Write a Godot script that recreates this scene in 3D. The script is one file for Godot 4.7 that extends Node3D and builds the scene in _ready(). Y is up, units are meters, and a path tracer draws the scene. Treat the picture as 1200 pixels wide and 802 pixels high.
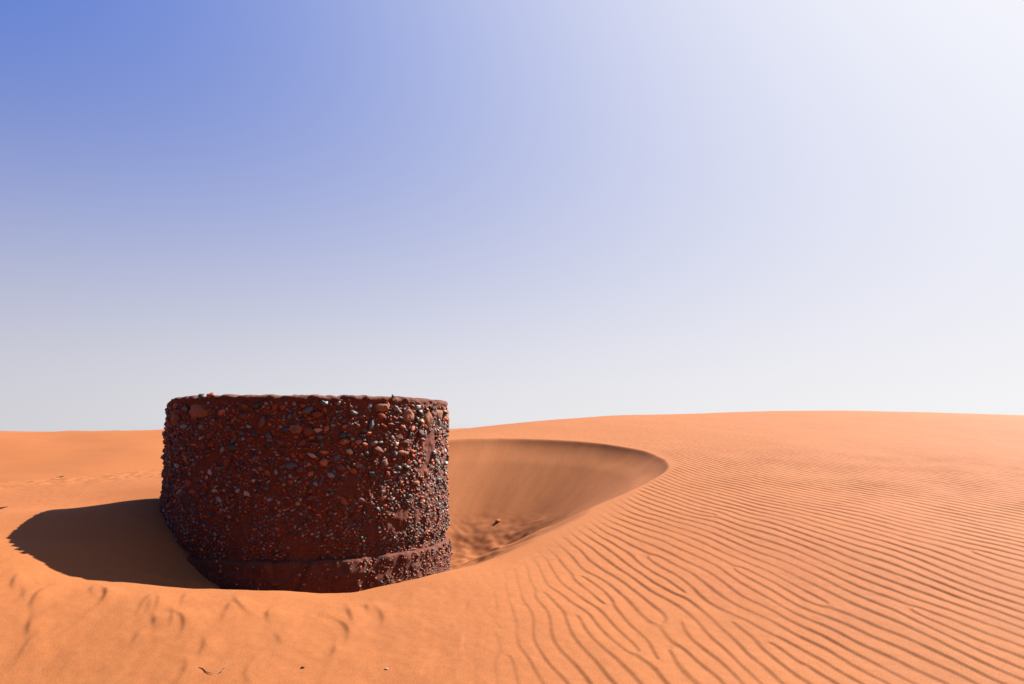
extends Node3D
# An old conglomerate well ring standing in a wind-scoured hollow between rippled dunes.
# Ground coordinates below: x to the right, d = depth (world z = -d), heights relative to eye level.

const EYE := 1.2
const SUN_AZIMUTH := 54.0     # degrees right of straight ahead
const SUN_HEIGHT := 43.0
const WELL := Vector2(-1.325, 5.36)
const WELL_R := 0.885
const EXPOSURE := 3.8

var rng := RandomNumberGenerator.new()
var fwd: Vector2     # from the well towards the viewer's side, in (x, d)
var lft: Vector2
var knots: Array = []
var weights: PackedFloat64Array
var lip_r: PackedFloat32Array
var lip_y: PackedFloat32Array
var lip_floor: PackedFloat32Array
var lip_steep: PackedFloat32Array
var lip_cut: PackedFloat32Array
var dents: Array = []
var xs: PackedFloat32Array
var ds: PackedFloat32Array
var heights: PackedFloat32Array
var n_big := FastNoiseLite.new()
var n_mid := FastNoiseLite.new()
var n_fine := FastNoiseLite.new()
var n_warp := FastNoiseLite.new()
var defects: Array = []

func noise_of(n: FastNoiseLite, s: int, f: float, oct: int) -> void:
	n.seed = s
	n.noise_type = FastNoiseLite.TYPE_SIMPLEX_SMOOTH
	n.frequency = f
	n.fractal_type = FastNoiseLite.FRACTAL_FBM if oct > 1 else FastNoiseLite.FRACTAL_NONE
	n.fractal_octaves = oct

func srgb(r: float, g: float, b: float) -> Color:
	return Color(r, g, b).linear_to_srgb()

func _ready() -> void:
	rng.seed = 4711
	noise_of(n_big, 3, 0.45, 3)
	noise_of(n_mid, 11, 2.6, 3)
	noise_of(n_fine, 23, 9.0, 2)
	noise_of(n_warp, 31, 1.0, 2)
	make_camera()
	make_sky()
	make_sun()
	make_ground()
	make_well()
	make_small_things()

# ---------------------------------------------------------------- camera, sky, sun

func make_camera() -> void:
	var cam := Camera3D.new()
	cam.name = "camera"
	add_child(cam)
	cam.position = Vector3(0, EYE, 0)
	cam.rotation_degrees = Vector3(6.42, 0, 0)
	cam.fov = 46.1
	cam.near = 0.05
	cam.far = 3000.0
	cam.current = true

func sun_towards() -> Vector3:
	var a := deg_to_rad(SUN_AZIMUTH)
	var e := deg_to_rad(SUN_HEIGHT)
	return Vector3(cos(e) * sin(a), sin(e), -cos(e) * cos(a))

func make_sky() -> void:
	# clear desert air: deep blue aloft, milky towards the horizon and round the sun
	var w := 512
	var h := 256
	var im := Image.create(w, h, false, Image.FORMAT_RGBF)
	var s := sun_towards()
	for j in h:
		var el := (0.5 - (j + 0.5) / h) * PI
		var y := maxf(sin(el), 0.0)
		var hor := exp(-pow(y / 0.275, 1.7))
		for i in w:
			var az := (i + 0.5) / w * TAU
			var dir := Vector3(cos(el) * sin(az), sin(el), -cos(el) * cos(az))
			if el < 0.0:
				dir = Vector3(sin(az), 0, -cos(az))
			var g := rad_to_deg(acos(clampf(dir.dot(s), -1, 1)))
			var mixw := 1.0 - (1.0 - hor) * (1.0 - 0.96 * exp(-pow(g / 52.0, 3.0)))
			var near_sun := exp(-pow(g / 100.0, 2.0))
			var white := Vector3(0.28, 0.275, 0.35).lerp(Vector3(1.06, 1.05, 1.045), near_sun)
			var c := Vector3(0.012, 0.125, 0.60) * (0.62 + 0.68 * near_sun) * (1.0 - mixw) + white * mixw
			im.set_pixel(i, j, Color(c.x / EXPOSURE, c.y / EXPOSURE, c.z / EXPOSURE))
	var pano := PanoramaSkyMaterial.new()
	pano.panorama = ImageTexture.create_from_image(im)
	var sky := Sky.new()
	sky.sky_material = pano
	var env := Environment.new()
	env.background_mode = Environment.BG_SKY
	env.sky = sky
	env.tonemap_mode = Environment.TONE_MAPPER_LINEAR
	env.tonemap_exposure = EXPOSURE
	env.sdfgi_enabled = true
	env.ssao_enabled = true
	env.ssil_enabled = true
	var we := WorldEnvironment.new()
	we.name = "world_environment"
	we.environment = env
	add_child(we)

func make_sun() -> void:
	var sun := DirectionalLight3D.new()
	sun.name = "sun"
	add_child(sun)
	sun.look_at_from_position(Vector3.ZERO, -sun_towards(), Vector3.UP)
	sun.light_energy = 1.6
	sun.light_color = Color(1.0, 0.98, 0.945)
	sun.light_angular_distance = 0.5
	sun.shadow_enabled = true

# ---------------------------------------------------------------- dunes

func tps(r2: float) -> float:
	return 0.0 if r2 < 1e-9 else 0.5 * r2 * log(r2)

func solve_surface() -> void:
	# thin plate spline through surveyed points (x, d, height relative to the eye)
	knots = [
		# lip of the hollow, front
		[0.59, 5.6, -.49], [1.0, 6.15, -.385], [0.156, 4.9, -.63], [-0.14, 4.5, -.705], [-0.36, 4.25, -.722],
		[-0.68, 4.0, -.757], [-0.82, 3.95, -.768], [-1.06, 3.9, -.748], [-1.37, 3.9, -.738], [-1.78, 3.9, -.712],
		[-2.1, 3.95, -.675], [-2.37, 4.0, -.60], [-2.6, 4.3, -.555], [-2.95, 4.75, -.475], [-3.0, 5.35, -.505], [-2.65, 5.5, -.545], [-2.8, 6.3, -.42],
		# lip, back
		[1.29, 6.6, -.287], [1.3, 7.2, -.214], [1.226, 7.7, -.163], [0.79, 8.3, -.097], [0.0, 8.6, -.064], [-0.65, 8.4, -.08],
		[-1.5, 8.0, -.2], [-2.2, 7.2, -.33],
		# sand banked against the left of the well
		[-2.29, 5.09, -.41], [-2.115, 4.74, -.525], [-1.96, 4.59, -.63], [-1.825, 4.5, -.74], [-1.9, 5.9, -.36],
		# skyline ridge
		[-0.8, 10.5, .01], [0.0, 11.0, .115], [1.3, 12.0, .228], [2.4, 12.0, .268], [4.6, 12.0, .325], [7.6, 12.0, .245],
		[-1.0, 14.0, -.5], [1.0, 15.0, .0], [4.6, 15.5, .15], [8.0, 15.5, .05],
		# left terrace and its edge
		[-5.1, 8.0, -.49], [-3.7, 8.5, -.39], [-5.0, 11.0, -.95], [-3.0, 12.0, -.75], [-7.0, 8.0, -.6], [-4.0, 6.0, -.56], [-3.6, 7.0, -.45],
		# right flank
		[1.27, 3.0, -.87], [1.9, 4.45, -.53], [2.7, 6.3, -.3], [3.4, 8.0, -.1], [3.8, 9.0, .02], [1.9, 2.9, -.86], [4.5, 7.0, -.19], [3.0, 4.6, -.49], [8.0, 9.0, .0],
		# near ground
		[0.0, 2.95, -.915], [-1.0, 3.0, -.93], [-1.9, 3.0, -.935], [0.0, 1.5, -1.1], [3.0, 1.5, -1.0], [-3.0, 1.5, -1.12], [-4.5, 3.5, -.75]]
	var n := knots.size()
	var m := n + 3
	var a: Array = []
	for i in m:
		var row := PackedFloat64Array()
		row.resize(m + 1)
		a.append(row)
	for i in n:
		for j in n:
			var dx: float = knots[i][0] - knots[j][0]
			var dd: float = knots[i][1] - knots[j][1]
			a[i][j] = tps(dx * dx + dd * dd)
		a[i][i] += 0.004
		for k in 3:
			var v: float = [1.0, knots[i][0], knots[i][1]][k]
			a[i][n + k] = v
			a[n + k][i] = v
		a[i][m] = knots[i][2]
	for c in m:
		var p := c
		for r in range(c + 1, m):
			if absf(a[r][c]) > absf(a[p][c]):
				p = r
		var t = a[c]
		a[c] = a[p]
		a[p] = t
		for r in m:
			if r != c and a[r][c] != 0.0:
				var k: float = a[r][c] / a[c][c]
				for q in range(c, m + 1):
					a[r][q] -= k * a[c][q]
	weights = PackedFloat64Array()
	for i in m:
		weights.append(a[i][m] / a[i][i])

func spline(x: float, d: float) -> float:
	var n := knots.size()
	var s := weights[n] + weights[n + 1] * x + weights[n + 2] * d
	for i in n:
		var k: Array = knots[i]
		var dx: float = x - k[0]
		var dd: float = d - k[1]
		var r2 := dx * dx + dd * dd
		if r2 > 1e-9:
			s += weights[i] * 0.5 * r2 * log(r2)
	return s

func far_land(x: float, d: float) -> float:
	var y := -2.3 + 0.35 * n_big.get_noise_2d(x * 0.12, d * 0.12)
	y += 1.1 * (1.0 - smoothstep(-2.0, 8.0, d))
	y += (smoothstep(12.0, 33.0, d) - smoothstep(34.0, 90.0, d)) * (2.3 + 0.13 + 0.25 * n_big.get_noise_2d(x * 0.02 + 7.0, 3.0))
	return y - smoothstep(90.0, 200.0, d)

func near_weight(x: float, d: float) -> float:
	var wx := smoothstep(-16.0, -6.5, x) * (1.0 - smoothstep(9.0, 24.0, x))
	var wd := smoothstep(-1.5, 1.6, d) * (1.0 - smoothstep(13.0, 21.0, d))
	return wx * wd

func land(x: float, d: float) -> float:
	return lerpf(far_land(x, d), spline(clampf(x, -8.0, 11.0), clampf(d, 1.0, 17.0)), near_weight(x, d))

func lip_tables() -> void:
	# outline of the hollow round the well: x, d, floor height, steepness of the inner face
	var pts := [
		[0.59, 5.6, -1.05, .42, 1], [1.0, 6.15, -1.1, .42, 1], [1.29, 6.6, -1.1, .42, 1], [1.3, 7.2, -1.1, .46, 1], [1.226, 7.7, -1.1, .52, 1], [0.79, 8.3, -1.15, .6, 1], [0.0, 8.6, -1.15, .62, 1], [-0.65, 8.4, -1.1, .62, 1],
		[-1.5, 8.0, -.7, .4, .6], [-2.2, 7.2, -.45, .3, 0], [-2.7, 6.3, -.45, .3, 0], [-2.9, 5.4, -.5, .3, 0], [-2.85, 4.75, -.6, .3, 0], [-2.5, 4.25, -.7, .3, 0], [-2.1, 4.0, -.78, .4, .1], [-1.78, 3.92, -.86, .5, .8],
		[-1.37, 3.9, -.98, .5, 1], [-1.06, 3.9, -1.0, .5, 1], [-0.82, 3.95, -1.0, .5, 1], [-0.68, 4.0, -1.0, .5, 1], [-0.36, 4.25, -1.0, .5, 1], [-0.14, 4.5, -1.0, .5, 1], [0.156, 4.9, -1.0, .5, 1]]
	var rows: Array = []
	for p in pts:
		var rel := Vector2(p[0], p[1]) - WELL
		rows.append([fposmod(atan2(rel.dot(lft), rel.dot(fwd)), TAU), rel.length(), p[2], p[3], p[4]])
	rows.sort_custom(func(p, q): return p[0] < q[0])
	var raw: Array = [PackedFloat32Array(), PackedFloat32Array(), PackedFloat32Array(), PackedFloat32Array()]
	for i in 720:
		var t := i * TAU / 720.0
		var k := 0
		while k < rows.size() and rows[k][0] <= t:
			k += 1
		var b: Array = rows[k % rows.size()]
		var a: Array = rows[(k - 1 + rows.size()) % rows.size()]
		var span := fposmod(b[0] - a[0], TAU)
		var f := fposmod(t - a[0], TAU) / span
		for c in 4:
			raw[c].append(lerpf(a[c + 1], b[c + 1], f))
	var out: Array = []
	for c in 4:
		var arr := PackedFloat32Array()
		for i in 720:
			var s := 0.0
			var ws := 0.0
			for o in range(-12, 13):
				var w := exp(-o * o / 40.0)
				s += w * raw[c][(i + o + 720) % 720]
				ws += w
			arr.append(s / ws)
		out.append(arr)
	lip_r = out[0]
	lip_floor = out[1]
	lip_steep = out[2]
	lip_cut = out[3]
	lip_y = PackedFloat32Array()
	for i in 720:
		var t := i * TAU / 720.0
		lip_r[i] += 0.02 * n_mid.get_noise_2d(cos(t) * 2.0, sin(t) * 2.0)
		var p: Vector2 = WELL + (fwd * cos(t) + lft * sin(t)) * lip_r[i]
		lip_y.append(land(p.x, p.y))

func axis_steps(spans: Array, start: float) -> PackedFloat32Array:
	# spans: [end, step at the start, step at the end]
	var out := PackedFloat32Array([start])
	var v := start
	for s in spans:
		var from := v
		while v < s[0] - 1e-4:
			var f: float = clampf((v - from) / (s[0] - from), 0, 1)
			v = minf(v + lerpf(s[1], s[2], f), s[0])
			out.append(v)
	return out

func ripple_phase(x: float, d: float) -> float:
	var u := (0.93 * x + 0.17 * d + 0.07 * x * (d - 4.0) - 0.022 * x * x) * (0.9 + 0.03 * (d - 4.0))
	var ph := u * TAU / 0.060
	ph += 3.4 * n_warp.get_noise_2d(x * 0.9, d * 0.55) + (1.2 + 1.3 * (1.0 - smoothstep(3.0, 4.8, d)) * (1.0 - smoothstep(0.4, 2.0, x))) * n_warp.get_noise_2d(x * 2.6 + 40.0, d * 1.4)
	for q in defects:
		ph += q.z * atan2(d - q.y, x - q.x)
	return ph

func make_ground() -> void:
	fwd = (-WELL).normalized()
	lft = Vector2(fwd.y, -fwd.x)
	if lft.x > 0:
		lft = -lft
	solve_surface()
	lip_tables()
	var sign := 1.0
	for i in 24:
		var dd := 2.6 + 5.0 * pow(rng.randf(), 1.3)
		defects.append(Vector3(rng.randf_range(-0.25, 0.6 * dd + 0.5), dd, sign))
		sign = -sign
	for i in 16:
		defects.append(Vector3(rng.randf_range(-0.3, 1.3), rng.randf_range(2.7, 4.3), sign))
		sign = -sign
	# small windblown scarps on the near left
	for i in 50:
		dents.append([rng.randf_range(-2.3, -0.55), rng.randf_range(2.75, 3.8), rng.randf_range(0.1, 0.6), rng.randf_range(0.04, 0.11), rng.randf_range(0.003, 0.0095), rng.randf_range(-2.5, 2.5)])
	xs = axis_steps([[-60.0, 40.0, 9.0], [-16.0, 8.0, 0.9], [-6.0, 0.8, 0.05], [-2.4, 0.03, 0.012], [-0.4, 0.010, 0.009], [2.6, 0.0065, 0.0068], [5.4, 0.008, 0.012], [8.5, 0.02, 0.09], [18.0, 0.1, 0.9], [60.0, 1.0, 8.0], [500.0, 9.0, 40.0]], -500.0)
	ds = axis_steps([[-20.0, 40.0, 4.0], [1.8, 4.0, 0.08], [2.5, 0.06, 0.014], [5.0, 0.011, 0.012], [8.0, 0.013, 0.018], [11.0, 0.02, 0.03], [14.0, 0.035, 0.2], [36.0, 0.2, 0.4], [90.0, 0.8, 1.6], [200.0, 2.0, 12.0], [900.0, 14.0, 70.0]], -160.0)
	var nx := xs.size()
	var nd := ds.size()
	# coarse lattice of the smooth land, read back with cubic interpolation
	var cstep := 0.12
	var cx0 := -6.6
	var cd0 := 1.2
	var cnx := int(16.6 / cstep) + 4
	var cnd := int(13.2 / cstep) + 4
	var lattice := PackedFloat32Array()
	lattice.resize(cnx * cnd)
	for j in cnd:
		for i in cnx:
			lattice[j * cnx + i] = land(cx0 + (i - 1) * cstep, cd0 + (j - 1) * cstep)
	heights = PackedFloat32Array()
	heights.resize(nx * nd)
	var verts := PackedVector3Array()
	verts.resize(nx * nd)
	var cols := PackedColorArray()
	cols.resize(nx * nd)
	var column := PackedFloat32Array()
	column.resize(cnd)
	for i in nx:
		var x := xs[i]
		var gx := (x - cx0) / cstep
		var inx := gx > 0.0 and gx < cnx - 4
		if inx:
			var ix := int(gx)
			var fx := gx - ix
			for j in cnd:
				var o := j * cnx + ix
				column[j] = cubic_interpolate(lattice[o + 1], lattice[o + 2], lattice[o], lattice[o + 3], fx)
		for j in nd:
			var d := ds[j]
			var y: float
			var gd := (d - cd0) / cstep
			var inside := inx and gd > 0.0 and gd < cnd - 4
			if inside:
				var jd := int(gd)
				y = cubic_interpolate(column[jd + 1], column[jd + 2], column[jd], column[jd + 3], gd - jd)
			else:
				y = land(x, d)
			if d > 1.0 and d < 14.0 and x > -7.0 and x < 9.0:
				y += detail(x, d, y)
			elif d >= 14.0:
				y += 0.05 * n_big.get_noise_2d(x * 0.7, d * 0.5)
			heights[j * nx + i] = y
			verts[j * nx + i] = Vector3(x, y + EYE, -d)
			var c := 1.0 + 0.05 * n_big.get_noise_2d(x * 1.3 + 90.0, d * 1.3) + 0.05 * n_mid.get_noise_2d(x + 50.0, d)
			cols[j * nx + i] = Color(c, c * (1.0 + 0.05 * n_big.get_noise_2d(x * 0.8, d * 0.8 + 70.0)), c * (1.0 + 0.08 * n_big.get_noise_2d(x * 0.9 - 30.0, d)))
	var normals := PackedVector3Array()
	normals.resize(nx * nd)
	for j in nd:
		var j0 := maxi(j - 1, 0)
		var j1 := mini(j + 1, nd - 1)
		var dspan := ds[j1] - ds[j0]
		for i in nx:
			var i0 := maxi(i - 1, 0)
			var i1 := mini(i + 1, nx - 1)
			var sx := (heights[j * nx + i1] - heights[j * nx + i0]) / (xs[i1] - xs[i0])
			var sd := (heights[j1 * nx + i] - heights[j0 * nx + i]) / dspan
			normals[j * nx + i] = Vector3(-sx, 1, sd).normalized()
	var idx := PackedInt32Array()
	idx.resize((nx - 1) * (nd - 1) * 6)
	var k := 0
	for j in nd - 1:
		for i in nx - 1:
			var a := j * nx + i
			idx[k] = a
			idx[k + 1] = a + nx
			idx[k + 2] = a + 1
			idx[k + 3] = a + 1
			idx[k + 4] = a + nx
			idx[k + 5] = a + nx + 1
			k += 6
	var arr := []
	arr.resize(Mesh.ARRAY_MAX)
	arr[Mesh.ARRAY_VERTEX] = verts
	arr[Mesh.ARRAY_NORMAL] = normals
	arr[Mesh.ARRAY_COLOR] = cols
	arr[Mesh.ARRAY_INDEX] = idx
	var mesh := ArrayMesh.new()
	mesh.add_surface_from_arrays(Mesh.PRIMITIVE_TRIANGLES, arr)
	var o := MeshInstance3D.new()
	o.name = "ground"
	o.mesh = mesh
	o.material_override = sand_material()
	o.set_meta("kind", "structure")
	o.set_meta("label", "rippled orange desert sand with a hollow scoured round the well")
	o.set_meta("category", "sand")
	add_child(o)
	print("ground ", nx, " x ", nd)

func detail(x: float, d: float, y: float) -> float:
	var add := 0.006 * n_big.get_noise_2d(x * 2.2, d * 2.2)
	var rel := Vector2(x, d) - WELL
	var r := rel.length()
	var edge := 9.0     # distance outside the lip
	if r < 4.2:
		var t := fposmod(atan2(rel.dot(lft), rel.dot(fwd)), TAU) * 720.0 / TAU
		var i := int(t) % 720
		var f := t - int(t)
		var i2 := (i + 1) % 720
		var lr := lerpf(lip_r[i], lip_r[i2], f)
		edge = r - lr
		if edge < 0.0:
			var ly := lerpf(lip_y[i], lip_y[i2], f)
			var fl := lerpf(lip_floor[i], lip_floor[i2], f)
			var st := lerpf(lip_steep[i], lip_steep[i2], f)
			var cut := lerpf(lip_cut[i], lip_cut[i2], f)
			var inn := -edge
			# knife edge where the slip face is high, rounded crest in front
			var sharp := smoothstep(-0.55, -0.3, ly)
			var drop := st * inn * (1.0 + 0.14 * sharp * exp(-inn / 0.2))
			drop *= 1.0 - exp(-inn / lerpf(0.10, 0.02, sharp))
			var yi := lerpf(y, ly, smoothstep(0.0, 0.4, inn)) - drop
			yi = lerpf(yi, fl + 0.5 * (yi - fl + sqrt((yi - fl) * (yi - fl) + 0.01)), smoothstep(0.0, 0.35, inn))
			var inw := smoothstep(0.0, 0.25, -edge)
			# avalanche tongues down the slip face, trampled lumps on the floor
			var ang := t * TAU / 720.0
			yi += inw * 0.011 * n_mid.get_noise_2d(ang * 2.2, r * 0.22)
			var low := 1.0 - smoothstep(0.12, 0.5, yi - fl)
			yi += inw * low * (0.03 * n_mid.get_noise_2d(x * 0.7 - d * 0.5, d * 1.1 + x * 0.6 + 20.0) + 0.008 * n_fine.get_noise_2d(x * 0.6 - d * 0.4, d))
			return cut * (yi - y) + lerpf(1.0, exp(-inn / 0.12), cut) * add
	# wind ripples
	var right := smoothstep(-0.35, 0.35, x - 0.10 * (d - 3.0))
	var amp := right
	var broken := smoothstep(-0.05, 0.35, n_mid.get_noise_2d(x * 0.55 + 12.0, d * 0.55))
	var left := (1.0 - smoothstep(-1.35, -0.75, x)) * 0.12 * broken
	var terrace := (1.0 - smoothstep(-3.2, -2.4, x)) * smoothstep(5.0, 5.8, d)
	amp = maxf(amp, maxf(left, 0.55 * terrace))
	amp *= smoothstep(0.0, 0.35, edge) if x < 0.9 else smoothstep(0.0, 0.12, edge)
	amp *= (1.0 - smoothstep(6.0, 10.5, d)) * (1.0 - smoothstep(4.4, 6.0, x)) * (1.0 - 0.75 * smoothstep(2.0, 4.5, x) * smoothstep(5.5, 8.0, d))
	if amp > 0.01:
		amp *= 0.8 + 0.45 * n_mid.get_noise_2d(x * 0.5, d * 0.5 - 30.0)
		var t := fposmod(ripple_phase(x, d) / TAU, 1.0)
		var hgt: float
		if t < 0.21:
			hgt = smoothstep(0.0, 0.21, t)
		else:
			var q := (t - 0.21) / 0.79
			hgt = 1.0 - q * (0.75 + 0.25 * q)
		add += amp * 0.0058 * (hgt - 0.5)
	var off := smoothstep(0.0, 0.18, edge)
	if x < -0.2 and d < 4.0 and off > 0.0:
		for e in dents:
			var px: float = x - e[0]
			var pd: float = d - e[1]
			if px * px + pd * pd < 0.05:
				var al: float = -px * sin(e[2]) + pd * cos(e[2])
				var ac: float = px * cos(e[2]) + pd * sin(e[2]) + e[5] * al * al
				var wdt: float = 0.07 if ac > 0.0 else 0.0115
				add += off * e[4] * exp(-pow(al / e[3], 2.0) - pow(ac / wdt, 2.0))
		add += off * 0.004 * n_mid.get_noise_2d(x * 1.6, d * 1.1)
	if x < -2.6 and d > 6.8:
		# trampled crest of the terrace
		add += 0.016 * smoothstep(6.8, 7.6, d) * n_mid.get_noise_2d(x * 1.8, d * 1.3)
	add += off * 0.0012 * n_fine.get_noise_2d(x * 1.2, d * 1.2)
	return add

func ground_at(x: float, d: float) -> float:
	var i := clampi(xs.bsearch(x) - 1, 0, xs.size() - 2)
	var j := clampi(ds.bsearch(d) - 1, 0, ds.size() - 2)
	var nx := xs.size()
	var fx := (x - xs[i]) / (xs[i + 1] - xs[i])
	var fd := (d - ds[j]) / (ds[j + 1] - ds[j])
	return lerpf(lerpf(heights[j * nx + i], heights[j * nx + i + 1], fx), lerpf(heights[(j + 1) * nx + i], heights[(j + 1) * nx + i + 1], fx), fd) + EYE

func speckle(size: int, s: int, parts: Array) -> Image:
	# grey noise picture; parts: [frequency, weight]
	var im := Image.create(size, size, false, Image.FORMAT_RGB8)
	var layers: Array = []
	for p in parts:
		var n := FastNoiseLite.new()
		n.seed = s
		s += 7
		n.noise_type = FastNoiseLite.TYPE_SIMPLEX_SMOOTH
		n.frequency = p[0]
		layers.append(n.get_seamless_image(size, size, false, false, 0.15, false).get_data())
	var data := PackedByteArray()
	data.resize(size * size * 3)
	for i in size * size:
		var v := 1.0
		for q in parts.size():
			v += parts[q][1] * (layers[q][i] / 127.5 - 1.0)
		var b := clampi(int(v * 215.0), 0, 255)
		data[i * 3] = b
		data[i * 3 + 1] = b
		data[i * 3 + 2] = b
	return Image.create_from_data(size, size, false, Image.FORMAT_RGB8, data)

func sand_material() -> StandardMaterial3D:
	var m := StandardMaterial3D.new()
	m.albedo_color = srgb(0.315, 0.106, 0.034)
	m.vertex_color_use_as_albedo = true
	m.albedo_texture = ImageTexture.create_from_image(speckle(1024, 5, [[0.35, 0.22], [0.16, 0.14], [0.03, 0.04]]))
	m.uv1_triplanar = true
	m.uv1_world_triplanar = true
	m.uv1_scale = Vector3(0.7, 0.7, 0.7)
	m.roughness = 0.86
	m.metallic_specular = 0.2
	return m

# ---------------------------------------------------------------- the well

func part(called: String, mesh: Mesh, mat: Material, parent: Node) -> MeshInstance3D:
	var o := MeshInstance3D.new()
	o.name = called
	o.mesh = mesh
	o.material_override = mat
	parent.add_child(o, true)
	return o

var n_wall := FastNoiseLite.new()
var n_pit := FastNoiseLite.new()

func wall_dir(t: float) -> Vector3:
	# t = 0 faces the viewer's side, positive to the left
	var v := fwd * cos(t) + lft * sin(t)
	return Vector3(v.x, 0, -v.y)

func wall_r(t: float, y: float) -> float:
	# outer radius of the ring at height y relative to the eye
	var r := WELL_R + 0.012 * smoothstep(0.2, -0.7, y)
	var v := wall_dir(t) * 0.9
	r += 0.014 * n_wall.get_noise_3d(v.x, y, v.z) + 0.011 * n_pit.get_noise_3d(v.x, y, v.z)
	# worn back under the cap and just above the footing
	r -= 0.016 * exp(-pow((y + 0.67) / 0.04, 2.0))
	return r

func grid_mesh(rows: Array, closed_round: bool) -> ArrayMesh:
	# rows of equal length, each row a ring of points
	var st := SurfaceTool.new()
	st.begin(Mesh.PRIMITIVE_TRIANGLES)
	st.set_smooth_group(0)
	var n: int = rows[0].size()
	for r in rows:
		for p in r:
			st.add_vertex(p)
	for j in rows.size() - 1:
		for i in (n if closed_round else n - 1):
			var i2 := (i + 1) % n
			var a := j * n + i
			var b := j * n + i2
			var c := (j + 1) * n + i
			var e := (j + 1) * n + i2
			st.add_index(a)
			st.add_index(c)
			st.add_index(b)
			st.add_index(b)
			st.add_index(c)
			st.add_index(e)
	st.generate_normals()
	return st.commit()

func rock_material(c: Color, rough: float, tex: Texture2D, bump: Texture2D, sc: float) -> StandardMaterial3D:
	var m := StandardMaterial3D.new()
	m.albedo_color = c
	m.roughness = rough
	m.metallic_specular = 0.4
	m.albedo_texture = tex
	m.uv1_triplanar = true
	m.uv1_scale = Vector3(sc, sc, sc)
	if bump:
		m.heightmap_enabled = true
		m.heightmap_texture = bump
		m.heightmap_scale = 0.6
	return m

func pebble_mesh(s: int, rings: int, seg: int, rough: float) -> ArrayMesh:
	var n := FastNoiseLite.new()
	noise_of(n, s, 0.8, 3)
	var rows: Array = []
	for j in rings + 1:
		var row: Array = []
		var a := PI * j / rings
		for i in seg:
			var b := TAU * (i + 0.5 * (j % 2)) / seg
			var v := Vector3(sin(a) * cos(b), cos(a), sin(a) * sin(b))
			row.append(v * (1.0 + rough * n.get_noise_3dv(v * 1.4 + Vector3(s, 0, 0))))
		rows.append(row)
	return grid_mesh(rows, true)

func make_well() -> void:
	noise_of(n_wall, 77, 3.2, 3)
	noise_of(n_pit, 78, 14.0, 2)
	var well := Node3D.new()
	well.name = "stone_well"
	add_child(well)
	well.position = Vector3(WELL.x, EYE, -WELL.y)
	well.set_meta("label", "round weathered well ring of red-brown pebbly concrete half buried in sand")
	well.set_meta("category", "well")
	var mottled := ImageTexture.create_from_image(speckle(512, 40, [[0.02, 0.22], [0.08, 0.22], [0.3, 0.16]]))
	var gritty := ImageTexture.create_from_image(speckle(512, 60, [[0.06, 0.3], [0.25, 0.3]]))
	var matrix_mat := rock_material(srgb(0.118, 0.022, 0.0065), 0.95, mottled, gritty, 2.2)
	var mortar_mat := rock_material(srgb(0.24, 0.088, 0.038), 0.9, mottled, gritty, 2.8)
	var footing_mat := rock_material(srgb(0.112, 0.024, 0.008), 0.95, mottled, gritty, 2.5)
	# body: outer face, top, inner shaft
	var rows: Array = []
	var seg := 800
	var ny := 170
	for j in ny:
		var y := -0.70 + 0.885 * j / (ny - 1.0)
		var row: Array = []
		for i in seg:
			var t := -TAU * i / seg
			row.append(wall_dir(t) * wall_r(t, y) + Vector3(0, y, 0))
		rows.append(row)
	for s in [[0.84, 0.19], [0.72, 0.19], [0.69, 0.16], [0.68, -0.3], [0.68, -1.3]]:
		var row: Array = []
		for i in seg:
			var t := -TAU * i / seg
			var v: Vector3 = wall_dir(t) * s[0]
			v *= 1.0 + 0.012 * n_wall.get_noise_3d(v.x * 1.3, s[1], v.z * 1.3)
			row.append(v + Vector3(0, s[1] + 0.006 * n_pit.get_noise_2d(v.x, v.z), 0))
		rows.append(row)
	rows.reverse()
	var wall := part("wall", grid_mesh(rows, true), matrix_mat, well)
	# footing course under it
	rows = []
	for s in [[0.70, -0.705], [0.86, -0.70], [0.891, -0.695], [0.903, -0.702], [0.907, -0.715], [0.908, -0.73], [0.909, -0.745], [0.909, -0.76], [0.910, -0.775], [0.910, -0.79], [0.910, -0.805], [0.911, -0.82], [0.911, -0.84], [0.911, -0.86], [0.911, -0.88], [0.911, -0.90], [0.911, -0.93], [0.911, -0.96], [0.916, -1.02], [0.916, -1.3]]:
		var row: Array = []
		for i in seg:
			var t := -TAU * i / seg
			row.append(footing_point(t, s[0], s[1]))
		rows.append(row)
	var footing := part("footing", grid_mesh(rows, true), footing_mat, well)
	# trowelled mortar cap along the rim
	rows = []
	for s in [[0.862, 0.172], [0.884, 0.176], [0.890, 0.182], [0.891, 0.190], [0.888, 0.198], [0.878, 0.204], [0.86, 0.208], [0.82, 0.211], [0.74, 0.21], [0.70, 0.205], [0.685, 0.19], [0.69, 0.17]]:
		var row: Array = []
		for i in seg:
			var t := -TAU * i / seg
			var v: Vector3 = wall_dir(t)
			var lump := n_wall.get_noise_2d(v.x * 2.2 + 9.0, v.z * 2.2)
			var grit := n_pit.get_noise_3d(v.x, s[1] * 3.0, v.z)
			var low: float = clampf((0.205 - s[1]) / 0.04, 0, 1)
			var rr: float = s[0] + 0.014 * lump + 0.010 * grit - 0.012 * low * smoothstep(0.0, 0.3, lump)
			row.append(v * rr + Vector3(0, s[1] - 0.022 * exp(-pow((t_near(t) - 1.5) / 0.25, 2.0)) - 0.012 * exp(-pow((t_near(t) + 1.6) / 0.2, 2.0)) + 0.008 * lump + 0.005 * grit - 0.03 * low * maxf(0.0, n_wall.get_noise_2d(v.x * 3.0, v.z * 3.0 + 5.0)), 0))
		rows.append(row)
	rows.reverse()
	part("rim_cap", grid_mesh(rows, true), footing_mat, well)
	make_patches(well, mortar_mat)
	make_pebbles(well, wall, footing)
	print("well done")

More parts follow.
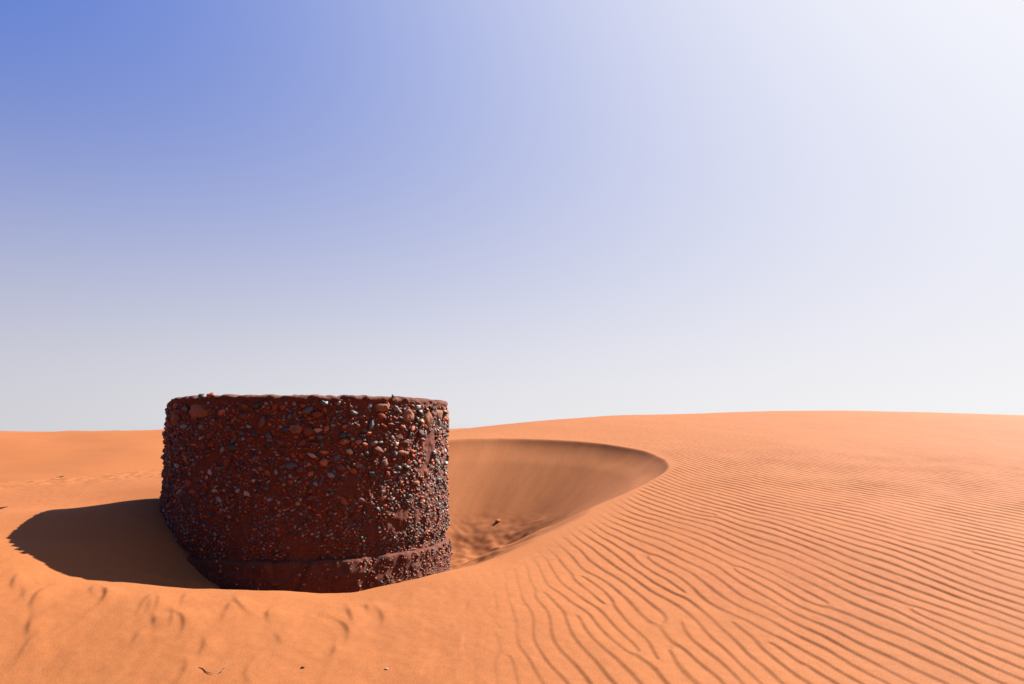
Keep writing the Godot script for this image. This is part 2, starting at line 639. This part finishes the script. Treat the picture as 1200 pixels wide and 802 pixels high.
func footing_point(t: float, r: float, y: float) -> Vector3:
	var v := wall_dir(t)
	var outer := smoothstep(0.86, 0.92, r)
	var rr := r + outer * (0.020 * n_wall.get_noise_3d(v.x * 1.1, y * 1.3, v.z * 1.1) + 0.012 * n_pit.get_noise_3d(v.x * 0.9, y, v.z * 0.9))
	# stands proud of the ring along the front
	rr += outer * 0.018 * exp(-pow((t_near(t) + 0.2) / 0.95, 4.0))
	# a broken-out step on the front, right of the middle
	rr -= outer * 0.013 * (1.0 - smoothstep(-0.36, -0.32, t_near(t) + 0.25 * (y + 0.8))) * smoothstep(-1.1, -0.6, t_near(t))
	rr -= outer * 0.02 * exp(-pow((t_near(t) - 0.05 + 0.5 * (y + 0.8)) / 0.015, 2.0))
	return v * rr + Vector3(0, y + 0.010 * n_wall.get_noise_2d(v.x * 2.0, v.z * 2.0 + 3.0) + 0.004 * n_pit.get_noise_2d(v.x, v.z), 0)

func t_near(t: float) -> float:
	return wrapf(t, -PI, PI)

# smears of bare mortar: [angle, height, half width, half height]
var patches := [[-0.68, 0.10, 0.055, 0.05], [-0.90, 0.085, 0.05, 0.065], [-1.10, 0.11, 0.05, 0.05], [-1.42, 0.085, 0.07, 0.10], [-0.46, 0.145, 0.06, 0.03],
		[0.82, 0.12, 0.10, 0.05], [1.1, 0.08, 0.03, 0.06], [-0.62, -0.12, 0.05, 0.018], [-0.75, -0.30, 0.05, 0.016], [0.1, 0.02, 0.05, 0.03], [-0.2, -0.05, 0.035, 0.02], [2.2, 0.05, 0.09, 0.06], [-2.2, 0.0, 0.1, 0.05]]

func make_patches(well: Node3D, mat: Material) -> void:
	for k in patches.size():
		var s: Array = patches[k]
		var rows: Array = []
		for j in 6:
			var f := 1.0 - j / 5.0
			var row: Array = []
			for i in 18:
				var a := TAU * i / 18.0
				var wob := 1.0 + 0.35 * n_wall.get_noise_2d(cos(a) * 0.35 + k * 3.0, sin(a) * 0.35)
				var t: float = s[0] - cos(a) * f * wob * s[2] / WELL_R
				var y: float = s[1] + sin(a) * f * wob * s[3]
				var bulge := 0.016 * (1.0 - pow(f, 3.0)) - 0.012 * smoothstep(0.7, 1.0, f) + 0.005 * n_pit.get_noise_2d(t * 0.9, y)
				row.append(wall_dir(t) * (wall_r(t, y) + bulge) + Vector3(0, y, 0))
			rows.append(row)
		part("mortar_patch", grid_mesh(rows, true), mat, well)

func make_pebbles(well: Node3D, wall: Node3D, footing: Node3D) -> void:
	var palette := [
		srgb(0.145, 0.132, 0.122), srgb(0.06, 0.053, 0.05), srgb(0.03, 0.027, 0.026), srgb(0.19, 0.034, 0.011),
		srgb(0.25, 0.075, 0.033), srgb(0.28, 0.18, 0.125), srgb(0.10, 0.030, 0.014), srgb(0.07, 0.072, 0.072)]
	var share := [0.14, 0.33, 0.45, 0.60, 0.70, 0.75, 0.90, 1.0]
	var rough := [0.62, 0.58, 0.58, 0.75, 0.8, 0.7, 0.8, 0.58]
	var mats: Array = []
	# half of each kind still wears a skin of red clay
	for i in 8:
		palette.append(palette[i].srgb_to_linear().lerp(Color(0.12, 0.024, 0.008), 0.6).linear_to_srgb())
		rough.append(0.85)
	for i in palette.size():
		var m := StandardMaterial3D.new()
		m.albedo_color = palette[i]
		m.roughness = rough[i]
		m.metallic_specular = 0.35
		mats.append(m)
	var fine: Array = []
	var coarse: Array = []
	for i in 10:
		fine.append(pebble_mesh(100 + i, 6, 8, 0.75))
		coarse.append(pebble_mesh(200 + i, 4, 6, 0.8))
	# scatter, largest first
	var prng := RandomNumberGenerator.new()
	prng.seed = 99
	var cell := 0.06
	var wide := int(TAU * WELL_R / cell)
	var grid := {}
	var placed: Array = []
	for pass_k in [[500, 0.019, 0.028], [2600, 0.012, 0.019], [9000, 0.0085, 0.012], [26000, 0.005, 0.0085]]:
		for q in pass_k[0]:
			var t := prng.randf_range(-PI, PI)
			var y := prng.randf_range(-0.69, 0.165)
			var size := prng.randf_range(pass_k[1], pass_k[2])
			var v := wall_dir(t)
			# gravel lies in beds: coarse near the top, fine and tight low down
			var bed := n_wall.get_noise_2d(t * 0.35, y * 1.4 + 4.0)
			if size > lerpf(0.012, 0.03, smoothstep(-0.62, 0.0, y + 0.3 * bed)):
				continue
			var bare := n_wall.get_noise_3d(v.x * 0.9 + 30.0, y * 0.9, v.z * 0.9)
			if bare > 0.30 and size < 0.02:
				continue
			var smeared := false
			for s in patches:
				if pow((t - s[0]) * WELL_R / s[2], 2.0) + pow((y - s[1]) / s[3], 2.0) < 0.7:
					smeared = true
			if smeared and prng.randf() > 0.06:
				continue
			var ci := int((t + PI) * WELL_R / cell)
			var cj := int((y + 1.0) / cell)
			var ok := true
			for a in range(-1, 2):
				for b in range(-1, 2):
					for e in grid.get(Vector2i((ci + a + wide) % wide, cj + b), []):
						var du := wrapf(t - e.x, -PI, PI) * WELL_R
						var dv: float = y - e.y
						if du * du + dv * dv < pow(0.86 * (size + e.z), 2):
							ok = false
							break
					if not ok: break
				if not ok: break
			if not ok:
				continue
			var key := Vector2i(ci % wide, cj)
			if not grid.has(key):
				grid[key] = []
			grid[key].append(Vector3(t, y, size))
			var pick := prng.randf()
			var kind := 0
			while share[kind] < pick:
				kind += 1
			if prng.randf() < 0.33:
				kind += 8
			# long axis in the wall, mostly lying flat; squat across
			var out := (v + Vector3(prng.randf_range(-.3, .3), prng.randf_range(-.3, .3), prng.randf_range(-.3, .3))).normalized()
			var side := Vector3.UP.cross(out).normalized()
			var up := out.cross(side)
			var roll := prng.randfn(0.0, 0.6)
			var ax := side * cos(roll) + up * sin(roll)
			var ay := out.cross(ax)
			var long := size * prng.randf_range(1.0, 1.5)
			var short := size * prng.randf_range(0.5, 0.95)
			var thick := size * prng.randf_range(0.6, 0.95)
			var basis := Basis(ax * long, ay * short, out * thick)
			var pos := v * (wall_r(t, y) + thick * prng.randf_range(-0.4, 0.35)) + Vector3(0, y, 0)
			placed.append([absf(t) < 1.75, size * sqrt(long / size), Transform3D(basis, pos), kind, prng.randi() % 10])
	# the largest stones on the open side are pieces of their own
	placed.sort_custom(func(p, q): return (p[0] and not q[0]) or (p[0] == q[0] and p[1] > q[1]))
	var count := mini(296, placed.size())
	for i in count:
		var e: Array = placed[i]
		var o := part("pebble" if i == 0 else "pebble_%03d" % i, fine[e[4]], mats[e[3]], wall)
		o.transform = e[2]
	# everything finer is one mass of gravel
	merge_gravel(placed.slice(count), coarse, palette, wall)
	# grit showing in the footing
	var grit: Array = []
	for i in 2600:
		var t := prng.randf_range(-2.6, 2.6)
		if t > -0.3 and prng.randf() > 0.3:
			continue
		var y := prng.randf_range(-0.96, -0.705)
		var size := prng.randf_range(0.004, 0.0085)
		var v := wall_dir(t)
		var p := footing_point(t, 0.910, y)
		var turn := Basis(Vector3(prng.randf() - 0.5, prng.randf() - 0.5, prng.randf() - 0.5).normalized(), prng.randf() * TAU)
		grit.append([true, size, Transform3D(turn * Basis.from_scale(Vector3(1.3, 0.8, 0.9) * size), p + v * size * 0.1), [1, 3, 4, 6, 6, 4][prng.randi() % 6], prng.randi() % 10])
	merge_gravel(grit, coarse, palette, footing)
	# stones left standing on the rim
	for s in [[0.78, 0.203, 0.026, 1], [0.70, 0.208, 0.022, 12], [-0.55, 0.213, 0.012, 1], [2.0, 0.21, 0.03, 0], [-1.9, 0.21, 0.025, 3], [2.7, 0.21, 0.03, 6]]:
		var o := part("rim_stone", fine[int(s[2] * 1000) % 10], mats[s[3]], well)
		o.transform = Transform3D(Basis(Vector3.UP, s[0] * 3.0) * Basis.from_scale(Vector3(1.25, 0.7, 0.9) * s[2]), wall_dir(s[0]) * 0.88 + Vector3(0, s[1], 0))

func merge_gravel(stones: Array, shapes: Array, palette: Array, parent: Node3D) -> void:
	var pv := PackedVector3Array()
	var pn := PackedVector3Array()
	var pc := PackedColorArray()
	var pi := PackedInt32Array()
	var src: Array = []
	for m in shapes:
		src.append(m.surface_get_arrays(0))
	for e in stones:
		var a: Array = src[e[4]]
		var tr: Transform3D = e[2]
		var first := pv.size()
		pv.append_array(tr * (a[Mesh.ARRAY_VERTEX] as PackedVector3Array))
		var nb := tr.basis.inverse().transposed()
		var c: Color = palette[e[3]].srgb_to_linear()
		for nrm in a[Mesh.ARRAY_NORMAL]:
			pn.append((nb * nrm).normalized())
			pc.append(c)
		for q in a[Mesh.ARRAY_INDEX]:
			pi.append(first + q)
	var arr := []
	arr.resize(Mesh.ARRAY_MAX)
	arr[Mesh.ARRAY_VERTEX] = pv
	arr[Mesh.ARRAY_NORMAL] = pn
	arr[Mesh.ARRAY_COLOR] = pc
	arr[Mesh.ARRAY_INDEX] = pi
	var mesh := ArrayMesh.new()
	mesh.add_surface_from_arrays(Mesh.PRIMITIVE_TRIANGLES, arr)
	var gm := StandardMaterial3D.new()
	gm.vertex_color_use_as_albedo = true
	gm.roughness = 0.64
	gm.metallic_specular = 0.35
	var g := part("gravel", mesh, gm, parent)
	g.set_meta("kind", "stuff")
	print("gravel ", stones.size(), " triangles ", pi.size() / 3)

# ---------------------------------------------------------------- small things on the sand

func tag(o: Node3D, label: String, category: String, group := "") -> void:
	o.set_meta("label", label)
	o.set_meta("category", category)
	if group:
		o.set_meta("group", group)

func stick_mesh(points: Array, r0: float, r1: float) -> ArrayMesh:
	# a thin tapered rod through the points
	var rows: Array = []
	for k in points.size():
		var p: Vector3 = points[k]
		var ahead: Vector3 = (points[mini(k + 1, points.size() - 1)] - points[maxi(k - 1, 0)]).normalized()
		var side := ahead.cross(Vector3(0.13, 1, 0.09)).normalized()
		var up := side.cross(ahead)
		var r := lerpf(r0, r1, float(k) / (points.size() - 1))
		if k == 0 or k == points.size() - 1:
			r *= 0.3
		var row: Array = []
		for i in 6:
			var a := TAU * i / 6.0
			row.append(p + (side * cos(a) + up * sin(a)) * r)
		rows.append(row)
	return grid_mesh(rows, true)

func plain(c: Color, rough := 0.8) -> StandardMaterial3D:
	var m := StandardMaterial3D.new()
	m.albedo_color = c
	m.roughness = rough
	m.metallic_specular = 0.3
	return m

func lie(x: float, d: float, lift: float) -> Vector3:
	return Vector3(x, ground_at(x, d) + lift, -d)

func make_twig(called: String, label: String, from: Vector2, to: Vector2, r: float, mat: Material, raised: float) -> void:
	var base := lie(from.x, from.y, 0.0)
	var pts: Array = []
	for k in 6:
		var f := k / 5.0
		var q := from.lerp(to, f) + Vector2(0.004 * sin(f * 7.0), 0.005 * sin(f * 5.0 + 1.0))
		pts.append(lie(q.x, q.y, r * 0.6 + raised * f * f) - base)
	var o := part(called, stick_mesh(pts, r, r * 0.55), mat, self)
	o.position = base
	tag(o, label, "twig")

func make_small_things() -> void:
	var pale := plain(srgb(0.5, 0.44, 0.34))
	var dark := plain(srgb(0.05, 0.035, 0.025))
	make_twig("dry_twig", "short bleached straw sticking up from the sand in the near left foreground", Vector2(-1.103, 3.13), Vector2(-1.075, 3.155), 0.0022, pale, 0.022)
	make_twig("dry_twig_001", "thin reddish twig lying flat beside the bleached straw", Vector2(-1.19, 3.165), Vector2(-1.115, 3.125), 0.002, plain(srgb(0.13, 0.05, 0.025)), 0.004)
	make_twig("dry_twig_002", "dark twig lying on the sand terrace near the left edge", Vector2(-3.66, 5.80), Vector2(-3.54, 5.74), 0.006, dark, 0.012)
	var stone := pebble_mesh(301, 6, 9, 0.6)
	for s in [["loose_pebble", "tiny dark pebble on smooth sand in front of the well", -0.797, 3.18, 0.0055, srgb(0.04, 0.03, 0.028)],
			["loose_pebble_001", "tiny pale pebble on smooth sand right of the dark pebble", -0.475, 3.16, 0.005, srgb(0.36, 0.24, 0.17)]]:
		var o := part(s[0], stone, plain(s[5]), self)
		o.position = lie(s[2], s[3], s[4] * 0.3)
		o.scale = Vector3(1.3, 0.7, 0.9) * s[4]
		tag(o, s[1], "pebble")
	var clod := part("sand_clod", pebble_mesh(302, 8, 12, 0.7), plain(srgb(0.20, 0.066, 0.022), 0.95), self)
	clod.position = lie(-0.126, 7.4, 0.004)
	clod.rotation.y = 0.6
	clod.scale = Vector3(0.026, 0.016, 0.02)
	tag(clod, "small sand clod on the slope of the hollow right of the well", "clod")
	# dry tuft on the terrace edge
	var tuft := Node3D.new()
	tuft.name = "grass_tuft"
	add_child(tuft)
	tuft.position = lie(-4.62, 8.3, -0.01)
	tag(tuft, "tiny dry grass tuft on the pale terrace edge at far left", "grass")
	var straw := plain(srgb(0.12, 0.085, 0.035))
	for k in 16:
		var a := rng.randf() * TAU
		var lean := rng.randf_range(0.3, 1.4)
		var tall := rng.randf_range(0.025, 0.055)
		var tip := Vector3(cos(a) * lean * tall, tall / (1.0 + 0.4 * lean), sin(a) * lean * tall)
		part("blade", stick_mesh([Vector3.ZERO, tip * 0.55 + Vector3(0, 0.012, 0), tip], 0.003, 0.0015), straw, tuft)
